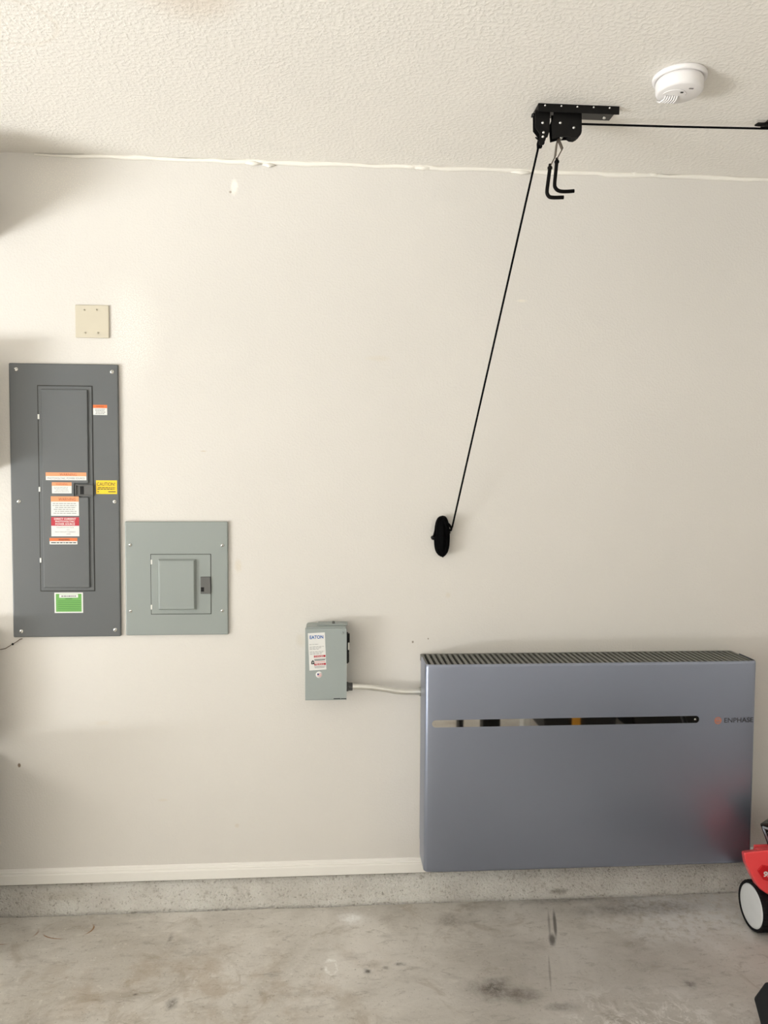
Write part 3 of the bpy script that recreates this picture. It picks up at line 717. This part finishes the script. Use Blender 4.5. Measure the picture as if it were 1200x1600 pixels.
# ------------------------------------------------------------------ ceiling hoist
hx0, hx1 = 0.617, 0.864; hyn, hyf = -0.498, -0.412
ho = thing('ceiling_hoist', ((hx0+hx1)/2, -0.455, H), 'black steel pulley hoist bracket on the ceiling with two hooks below', 'hoist')
b = MB(); b.box(hx0, hx1, hyn, hyf, H-.004, H, m_under, .001); b.box(hx0, hx1, hyn, hyn+.003, H-.024, H, m_blackmetal, .001)
b.build('bracket', ho)
for px in (852, 877.5, 902.5, 928, 953):
    c = at(px, 164, hyn-.001); b = MB(); b.lathe([(0, -.0025), (.002, -.002), (.003, 0)], (c.x, hyn, H-.006), (0, 1, 0), m_screw, 12); b.build('rivet', ho)
c = atz(944, 184, H-.004); b = MB(); b.lathe([(0, -.004), (.004, -.003), (.005, 0)], (c.x, c.y, H-.004), (0, 0, 1), m_screw, 16); b.build('ceiling_screw', ho)
c = at(836, 180, -.455); b = MB(); b.lathe([(.004, -.004), (.007, 0), (.006, .005), (.003, .007), (.003, .026)], (c.x-.006, -.455, c.z), (1, 0, 0), m_blackmetal, 8, False); b.build('bolt', ho)
YA, YB_ = -0.482, -0.454
def plate_pair(pts, name, rivets):
    b = MB(); P2 = [(at(px, py, YA).x, at(px, py, YA).z) for px, py in pts]
    b.prism(P2, 'y', YA, YA+.003, m_blackmetal, .0006); b.prism(P2, 'y', YB_-.003, YB_, m_blackmetal, .0006)
    o = b.build(name, ho)
    for px, py in rivets:
        c = at(px, py, YA); r = MB(); r.lathe([(0, -.003), (.0028, -.0024), (.0042, 0)], (c.x, YA, c.z), (0, 1, 0), m_screw, 14); r.tube([(c.x, YA+.001, c.z), (c.x, YB_-.001, c.z)], .0028, m_screw, 8); r.build('rivet', o)
    return o
lock = plate_pair([(836.3, 172), (860, 172), (858.6, 205), (855.5, 214.5), (851.5, 215.3), (851, 224), (849.5, 226.3), (842.5, 226.3), (842.2, 219), (844, 212), (843, 208), (836.3, 199.5)], 'rope_lock', [(848, 191.7), (849.3, 206.8), (848.5, 213.4)])
blk = plate_pair([(865, 183), (865, 174), (909, 172), (909.3, 200), (908, 208), (904, 213.5), (899, 216), (893, 215.5), (889, 213), (874, 213.8), (868.5, 215.5), (863.3, 216.8), (861.5, 192)], 'pulley_block', [(875.5, 191.7), (896.7, 199.3)])
def pulley(px, py, r, parent, name='pulley'):
    c = at(px, py, YA); b = MB(); ym = (YA+YB_)/2
    b.lathe([(.003, -.009), (r, -.009), (r*.8, 0), (r, .009), (.003, .009)], (c.x, ym, c.z), (0, 1, 0), m_black, 28); b.build(name, parent); return c
pulley(848, 192, .016, lock); pulley(875.5, 192, .016, blk); pulley(897, 202, .0255, blk)
b = MB(); c = at(842, 218, YA+.01); b.tube([(c.x-.010, c.y, c.z+.006), (c.x-.004, c.y-.004, c.z-.002), (c.x+.006, c.y, c.z-.006)], .0022, m_blackmetal, 8); b.build('lever', lock)
c = at(877, 215, -.465); b = MB(); b.lathe([(0, -.005), (.0045, -.004), (.0045, .004), (0, .005)], (c.x, -.465, c.z), (0, 1, 0), m_zinc, 12); b.build('shackle_nut', blk)
# two bent straps carrying rubber coated hooks
def strap(p, y0, y1, wdt, name, parent):
    b = MB(); pts = [at(px, py, y) for (px, py), y in zip(p, y0)]
    for A, B in zip(pts, pts[1:]):
        t = (B-A).normalized(); n = t.cross(Vector((0, 1, 0))).normalized()*.0013; sd_ = Vector((0, 1, 0))*wdt/2
        q = bmesh.new(); vs = [q.verts.new(P_+s1+s2) for P_ in (A, B) for s1, s2 in ((n, sd_), (n, -sd_), (-n, -sd_), (-n, sd_))]
        for i in range(4): q.faces.new([vs[i], vs[(i+1) % 4], vs[4+(i+1) % 4], vs[4+i]])
        q.faces.new(vs[:4]); q.faces.new(vs[4:][::-1]); bmesh.ops.recalc_face_normals(q, faces=q.faces[:]); b._take(q, m_strap)
    return b.build(name, parent)
m_strap = mat('worn_steel_strap', (96, 86, 74), 0.45, 0.5)
ha = strap([(871.5, 218), (869.5, 226), (867.3, 245), (859.8, 259.5)], [-.465, -.470, -.482, -.490], 0, .016, 'hook_strap', ho)
hb = strap([(872.0, 218), (875.5, 225), (878.5, 233), (869.5, 249.5)], [-.465, -.455, -.445, -.438], 0, .016, 'hook_strap', ho)
def jhook(p, y, parent):
    b = MB(); pts = [at(px, py, y) for px, py in p]; b.tube(smooth_path(pts, 6), .0056, m_hook, 12)
    t = pts[0]; b.lathe([(0, .010), (.0040, .009), (.0048, .002), (.0075, 0), (.0075, -.005), (.0056, -.007)], t, (0, 0, 1), m_hook, 12)
    return b.build('hook', parent)
jhook([(859.3, 261), (858, 272), (856.3, 285), (854.8, 297), (855.2, 303), (858.5, 307.5), (864, 308.6), (872, 308.6), (880.5, 308.3)], -.490, ha)
jhook([(870, 251.5), (869, 262), (867.6, 276), (866.6, 287), (867.3, 292.5), (871, 297), (877, 299), (887, 299.2), (897, 298.4)], -.438, hb)

# second bracket at the frame edge
b2 = thing('ceiling_bracket', (1.47, -0.455, H), 'black steel hoist bracket on the ceiling at the right frame edge', 'hoist bracket')
b = MB(); b.box(1.352, 1.60, -.498, -.412, H-.004, H, m_under, .001); b.box(1.352, 1.60, -.414, -.411, H-.012, H, m_blackmetal, .001); b.build('bracket', b2)
b = MB(); b.tube([(1.318, -.440, H-.013), (1.328, -.440, H-.010), (1.345, -.440, H-.010), (1.36, -.440, H-.008)], [.0025, .006, .006, .005], m_blackmetal, 10); b.build('bolt', b2)
b = MB(); b.box(1.42, 1.52, -.475, -.472, H-.09, H-.004, m_blackmetal, .001); b.box(1.42, 1.52, -.438, -.435, H-.09, H-.004, m_blackmetal, .001); b.build('pulley_block', b2)
b = MB(); b.lathe([(.003, -.014), (.028, -.014), (.022, 0), (.028, .014), (.003, .014)], (1.47, -.4555, H-.066), (0, 1, 0), m_black, 24); b.build('pulley', b2)

# rope: from the far pulley through the hoist and down to the cleat
ro = thing('hoist_rope', tuple(at(692, 838, -.03)), 'thin black rope running from the ceiling hoist down to the wrapped cleat', 'rope')
b = MB(); ym = (YA+YB_)/2
l0, l1 = at(897, 193.5, ym), at(1204, 201.2, ym); l1 = l0+(l1-l0)*1.0
far_ = Vector((1.47, ym, H-.066+.0)); l_end = l0.lerp(l1, 1.0)
b.tube([l0, l0.lerp(l1, .5)+Vector((0, 0, -.001)), l1, (1.44, ym, l1.z-.002)], .0032, m_rope, 8)
b.build('traverse_line', ro)
b = MB(); a = at(843, 222, ym); d = at(706.5, 824, -.032)
b.tube([at(849, 206, ym), a]+[a.lerp(d, t) for t in (.25, .5, .75, 1)], .0033, m_rope, 8)
b.build('pull_line', ro)
# turns wrapped round the cleat: tall narrow loops in a bundle
b = MB(); cc = at(691, 838, -.030); random.seed(11)
def loop(cx, cz, y, rx, rz, tilt, n=28):
    pts = []
    for i in range(n+1):
        t = 2*math.pi*i/n; x = rx*math.copysign(abs(math.cos(t))**.7, math.cos(t)); z = rz*math.copysign(abs(math.sin(t))**.9, math.sin(t)); 
        pts.append((cx+x*math.cos(tilt)-z*math.sin(tilt), y+.010*math.sin(t*.5), cz+x*math.sin(tilt)+z*math.cos(tilt)))
    return pts
for i in range(16):
    t = i/15; rx = .006+.016*abs(math.sin(t*7.1)); b.tube(loop(cc.x+random.uniform(-.003, .003), cc.z+random.uniform(-.003, .003), -.020-.024*t, rx, .066+random.uniform(-.004, .004), random.uniform(-.03, .05)), .0040, m_rope, 8)
for i in range(9):
    o_ = (i-4)*.0048
    e_ = math.sqrt(max(0, 1-(o_/.026)**2))
    b.tube(smooth_path([(cc.x+o_*.7+.002, -.030, cc.z+.069*e_**.6+.001), (cc.x+o_*.9, -.043+abs(o_)*.5, cc.z+.04), (cc.x+o_, -.048+abs(o_)*.6, cc.z), (cc.x+o_*.95, -.045+abs(o_)*.5, cc.z-.035), (cc.x+o_*.88, -.028, cc.z-.068*e_**.6-.002)], 5), .0042, m_rope, 8)
b.tube(smooth_path([(cc.x+.034, -.032, cc.z+.035), (cc.x+.030, -.034, cc.z+.022), (cc.x+.018, -.044, cc.z+.030), (cc.x+.010, -.047, cc.z+.05), (cc.x+.022, -.044, cc.z+.044), (cc.x+.033, -.033, cc.z+.030)], 4), .0042, m_rope, 8)
b.tube(smooth_path([(cc.x-.031, -.026, cc.z-.002), (cc.x-.026, -.03, cc.z+.022), (cc.x-.018, -.034, cc.z+.05), (cc.x-.004, -.036, cc.z+.066)], 4), .0032, m_rope, 8)
b.tube([(cc.x, -.03, cc.z-.066), (cc.x+.001, -.03, cc.z-.0725), (cc.x+.005, -.03, cc.z-.0755)], [.004, .0035, .003], m_rope, 8)
b.build('coil', ro, label='black rope wrapped in tall turns')
cl = thing('rope_cleat', (cc.x, 0, cc.z), 'black wall cleat hidden under the wrapped black rope', 'cleat')
b = MB(); b.box(cc.x-.010, cc.x+.010, -.006, 0, cc.z-.03, cc.z+.03, m_black, .002); b.box(cc.x-.004, cc.x+.004, -.010, -.005, cc.z-.02, cc.z+.02, m_black, .002); b.build('base', cl)
b = MB(); b.tube([(cc.x-.034, -.020, cc.z-.007), (cc.x-.024, -.011, cc.z-.002), (cc.x, -.009, cc.z+.004), (cc.x+.022, -.010, cc.z+.012), (cc.x+.031, -.014, cc.z+.015)], [.0085, .006, .005, .005, .006], m_black, 10); b.build('horn', cl)

# ------------------------------------------------------------------ red mower, its front corner in frame
mw = thing('lawn_mower', (1.75, -0.55, 0), 'red lawn mower with a white wheel at the right frame edge', 'lawn mower')
WR = 0.085
def wheel(cx, cy, side, R=WR, wd=.052):
    s_ = side; b = MB(); n = 56
    q = bmesh.new(); prof = [(R*.86, 0), (R*.95, -.003), (R, .004), (R, wd-.004), (R*.93, wd), (R*.6, wd)]
    rings = []
    for r, h in prof:
        ring_ = []
        for k_ in range(n):
            a = 2*math.pi*k_/n; rr = r-(.0035 if (k_ % 2 and r > R*.99) else 0)
            ring_.append(q.verts.new((cx+s_*(-h), cy+rr*math.cos(a), R+rr*math.sin(a))))
        rings.append(ring_)
    for A, B in zip(rings, rings[1:]):
        for k_ in range(n): q.faces.new([A[k_], A[(k_+1) % n], B[(k_+1) % n], B[k_]])
    bmesh.ops.recalc_face_normals(q, faces=q.faces[:]); b._take(q, m_tyre)
    t = b.build('wheel', mw, label='black treaded tyre')
    b = MB(); b.lathe([(0, .0), (R*.5, .001), (R*.78, .002), (R*.85, .0005), (R*.87, -.006), (0, -.03)], (cx, cy, R), (s_, 0, 0), m_hub, 48); b.build('hubcap', t, label='plain white hubcap')
wheel(1.487, -.262, -1); wheel(2.03, -.262, 1); wheel(1.50, -.60, -1); wheel(2.02, -.60, 1)
YM, YR = -.335, -.27
def M2(px, py, y=YM): c = at(px, py, y); return (c.x, c.z)
sk = ((1158, 1329.5), (1160.5, 1345), (1168, 1362), (1177, 1379), (1186.5, 1389.5), (1200, 1398.5), (1215, 1405))
back = [M2(px, py, YR) for px, py in sk]; frnt = [M2(px+4+i*.4, py+2.5, YM) for i, (px, py) in enumerate(sk)]
zt = M2(1200, 1322, YR)[1]
tail = lambda z: [(1.66, z), (1.90, z), (1.98, .20), (1.98, .255), (1.80, zt)]
back += tail(back[-1][1])+[(back[-1][0], zt)]; frnt += tail(frnt[-1][1]-.004)+[(frnt[-1][0], M2(1215, 1326, YM)[1])]
q = bmesh.new(); A = [q.verts.new((x, YM, z)) for x, z in frnt]; B = [q.verts.new((x, YR, z)) for x, z in back]
q.faces.new(A); q.faces.new(B[::-1])
for i in range(len(A)): j = (i+1) % len(A); q.faces.new([A[i], B[i], B[j], A[j]])
bmesh.ops.recalc_face_normals(q, faces=q.faces[:])
b = MB(); b._take(q, m_red)
b.prism([(1.60, .12), (1.96, .12), (1.98, .22), (1.90, .25), (1.66, .25), (1.59, .21)], 'y', -.66, YM+.002, m_red, .01)
b.build('deck', mw, bevel=.005)
# pressed badge panel with white lettering
bd = [M2(*p_) for p_ in ((1183, 1360), (1190.5, 1351), (1206, 1354.5), (1214, 1366), (1206, 1378), (1192, 1374))]
b = MB(); b.prism([(x, z) for x, z in bd], 'y', YM-.004, YM+.002, mat('badge_red', (200, 26, 34), .35), .0015)
c = at(1196, 1366, YM); b.text('98', c.x+.006, c.z, .034, .020, YM-.0046, st_white, rot=-.25, bold=.03); b.build('badge', mw, label='red badge with white lettering')
yl0, yl1 = YR-.028, YR-.004
(lx, lz), (_, lt) = M2(1177, 1327, yl1), M2(1199, 1318.5, yl1)
b = MB(); b.box(lx, 1.66, yl0, yl1, lz-.004, lt-.006, m_redlt, .002)
b.box(lx, 1.66, yl1-.006, yl1, lz-.004, lt, m_redlt, .0015)
for i in range(5): b.box(lx+.008+i*.022, lx+.022+i*.022, yl0-.002, yl0+.004, lz+.001, lt-.008, m_gap if i % 2 else m_redlt, .001)
b.build('height_lever', mw, label='red lever strip along the top of the deck')
# engine cover: black wedge, narrower at the bottom, with a silver framed front
P3 = lambda px, py, y: at(px, py, y)
f0, f1, k0, k1 = P3(1187, 1287, -.30), P3(1200.5, 1324, -.29), P3(1203, 1276, -.20), P3(1214, 1324, -.20)
q = bmesh.new(); xr_ = 1.88
A = [f0, f1, Vector((xr_, f1.y, f1.z)), Vector((xr_, f0.y, f0.z)), Vector((xr_, k0.y, k0.z)), k0, Vector((xr_, k1.y, k1.z)), k1]
vs = [q.verts.new(p_) for p_ in A]
for idx in ((0, 1, 2, 3), (0, 3, 4, 5), (3, 2, 6, 4), (0, 5, 7, 1), (5, 4, 6, 7), (1, 7, 6, 2)): q.faces.new([vs[i] for i in idx])
bmesh.ops.recalc_face_normals(q, faces=q.faces[:]); b = MB(); b._take(q, m_engine); b.build('engine_cover', mw, bevel=.003)
b = MB(); o3 = Vector((0, -.004, 0))
b.tube([f0+o3+Vector((.010, 0, -.012)), f1+o3+Vector((.006, 0, .004))], .0035, m_silver, 6); b.tube([f0+o3+Vector((.008, 0, -.010)), f0+o3+Vector((.20, 0, -.075))], .0045, m_silver, 6)
b.tube([f0+o3+Vector((.030, 0, -.030)), f1+o3+Vector((.020, 0, .006))], .0035, m_silver, 6); b.build('grille_frame', mw, label='silver frame on the engine cover')
b = MB()
for sx in (1.60, 1.92): b.tube([(sx, -.60, .20), (sx, -.9, .50), (sx+(.02 if sx < 1.7 else -.02), -1.22, .82)], .011, m_black, 10)
b.tube([(1.62, -1.22, .82), (1.90, -1.22, .82)], .011, m_black, 10); b.build('handle', mw)

# ------------------------------------------------------------------ hex dumbbell, lower right corner
db = thing('dumbbell', (1.33, -0.78, 0), 'black hexagonal dumbbell on the concrete in the bottom right corner', 'dumbbell')
hc = at(1207, 1590, -0.79); R_ = hc.z/ (math.sqrt(3)/2)
axis = Vector((0.99, 0.141, 0)); side = Vector((-0.141, 0.99, 0))
def hexhead(s0, s1, name):
    q = bmesh.new(); base = Vector((hc.x, hc.y, hc.z)); rg = []
    for s_, k_ in ((s0, .90), (s0+.008*(1 if s1 > s0 else -1), 1.0), (s1-.008*(1 if s1 > s0 else -1), 1.0), (s1, .90)):
        rg.append([q.verts.new(base+axis*s_+side*(R_*k_*math.cos(math.pi/3*j))+Vector((0, 0, R_*k_*math.sin(math.pi/3*j)))) for j in range(6)])
    for A, B in zip(rg, rg[1:]):
        for j in range(6): q.faces.new([A[j], A[(j+1) % 6], B[(j+1) % 6], B[j]])
    q.faces.new(rg[0]); q.faces.new(rg[-1]); bmesh.ops.recalc_face_normals(q, faces=q.faces[:]); b = MB(); b._take(q, m_rubber); return b.build(name, db, bevel=.004)
hexhead(0, .07, 'head'); hexhead(.18, .25, 'head')
b = MB(); b.tube([hc+axis*.08, hc+axis*.185], .015, m_zinc, 16); b.build('grip', db)

# ------------------------------------------------------------------ unseen objects added left of the frame to shade the wall's edge
m_grey = mat('grey_laminate', (150, 142, 132), 0.6); m_bin = mat('dark_bin', (60, 62, 62), 0.6)
t = thing('shade_cabinet', (-1.6, 0, 1.60), 'unseen grey cabinet added left of the tall dark panel to shade the wall edge', 'cabinet')
b = MB(); b.box(-1.98, -1.185, -.15, 0, 1.60, 1.99, m_grey, .003); b.build('carcass', t)
for x0, x1 in ((-1.975, -1.61), (-1.605, -1.19)):
    b = MB(); b.box(x0, x1, -.168, -.150, 1.605, 1.985, m_grey, .003); d_ = b.build('door', t)
    b = MB(); b.box((x0+.31 if x0 < -1.8 else x0+.04), (x0+.325 if x0 < -1.8 else x0+.055), -.185, -.167, 1.64, 1.74, m_zinc, .003); b.build('handle', d_)
t = thing('shade_bin', (-1.62, -.27, 0), 'unseen dark bin added left of the frame to shade the lower wall', 'trash bin')
b = MB(); b.prism([(-1.88, 0), (-1.24, 0), (-1.20, .56), (-1.94, .56)], 'y', -.44, -.05, m_bin, .02); b.build('body', t)
b = MB(); b.box(-1.96, -1.185, -.46, -.03, .56, .60, m_bin, .012); b.build('lid', t)
b = MB(); b.box(-2.0, -1.185, -.15, 0, .66, 1.05, m_grey, .006); b.box(-1.98, -1.205, -.158, -.148, .68, 1.03, m_grey, .004); tag(b.build('shade_locker'), 'low grey locker added unseen left of the frame to shade the wall, above the bin', 'locker')
b = MB(); b.box(-2.0, -1.20, -.34, 0, 2.38, 2.405, m_grey, .003); b.box(-2.0, -1.20, -.34, -.32, 2.405, 2.58, m_grey, .003); b.box(-1.22, -1.20, -.32, 0, 2.405, 2.58, m_grey, .003)
tag(b.build('shade_shelf'), 'unseen grey shelf added high left of the frame to shade the wall and ceiling', 'shelf')

# ------------------------------------------------------------------ things added behind the viewer to be mirrored in the cabinet's slot
m_tote = mat('black_tote', (18, 18, 19), 0.5)
m_lid = mat('amber_lid', (214, 150, 40), 0.4)
for i, (x0, x1) in enumerate(((1.30, 1.80), (1.86, 2.36), (2.42, 2.92))):
    t = thing('added_tote', ((x0+x1)/2, -2.25, 0), ('black tote with amber latch, added to be mirrored in the slot, nearest the middle', 'black tote added to be mirrored in the slot, between two others', 'black tote added to be mirrored in the slot, nearest the right end')[i], 'storage tote', 'totes added behind the viewer for the dark reflection')
    b = MB(); b.prism([(x0+.03, 0), (x1-.03, 0), (x1, .30), (x0, .30)], 'y', -2.55, -2.15, m_tote, .01); b.build('tub', t)
    b = MB(); b.box(x0-.01, x1+.01, -2.56, -2.14, .30, .34, m_tote, .008); b.build('lid', t)
    if i == 0:
        b = MB(); b.box(x0+.19, x0+.24, -2.145, -2.125, .02, .30, m_lid, .004); b.build('latch', t, label='amber latch')
for x0, x1, nm, m_, lb in ((.80, .83, 'added_bar', m_black, 'thin black upright bar added to be mirrored at the left of the slot'), (.95, 1.06, 'added_case', m_black, 'small black case added to be mirrored in the left part of the slot'), (1.205, 1.25, 'added_carton', st_white, 'small white carton added to be mirrored beside the black totes')):
    b = MB(); b.box(x0, x1, -2.30, -2.20, 0, .22, m_, .006); tag(b.build(nm), lb, {'added_bar': 'bar', 'added_case': 'case', 'added_carton': 'carton'}[nm])
t = thing('reflector', (2.22, -1.35, 0), 'white chest cooler added unseen right of the frame for a pale reflection in the cabinet front', 'reflector')
b = MB(); b.prism([(2.11, 0), (2.39, 0), (2.41, .50), (2.09, .50)], 'y', -1.75, -1.17, m_white, .015); b.build('body', t)  # white box added to reflect as a pale patch on the cabinet
b = MB(); b.box(2.08, 2.42, -1.76, -1.16, .50, .57, m_white, .015); b.build('lid', t)
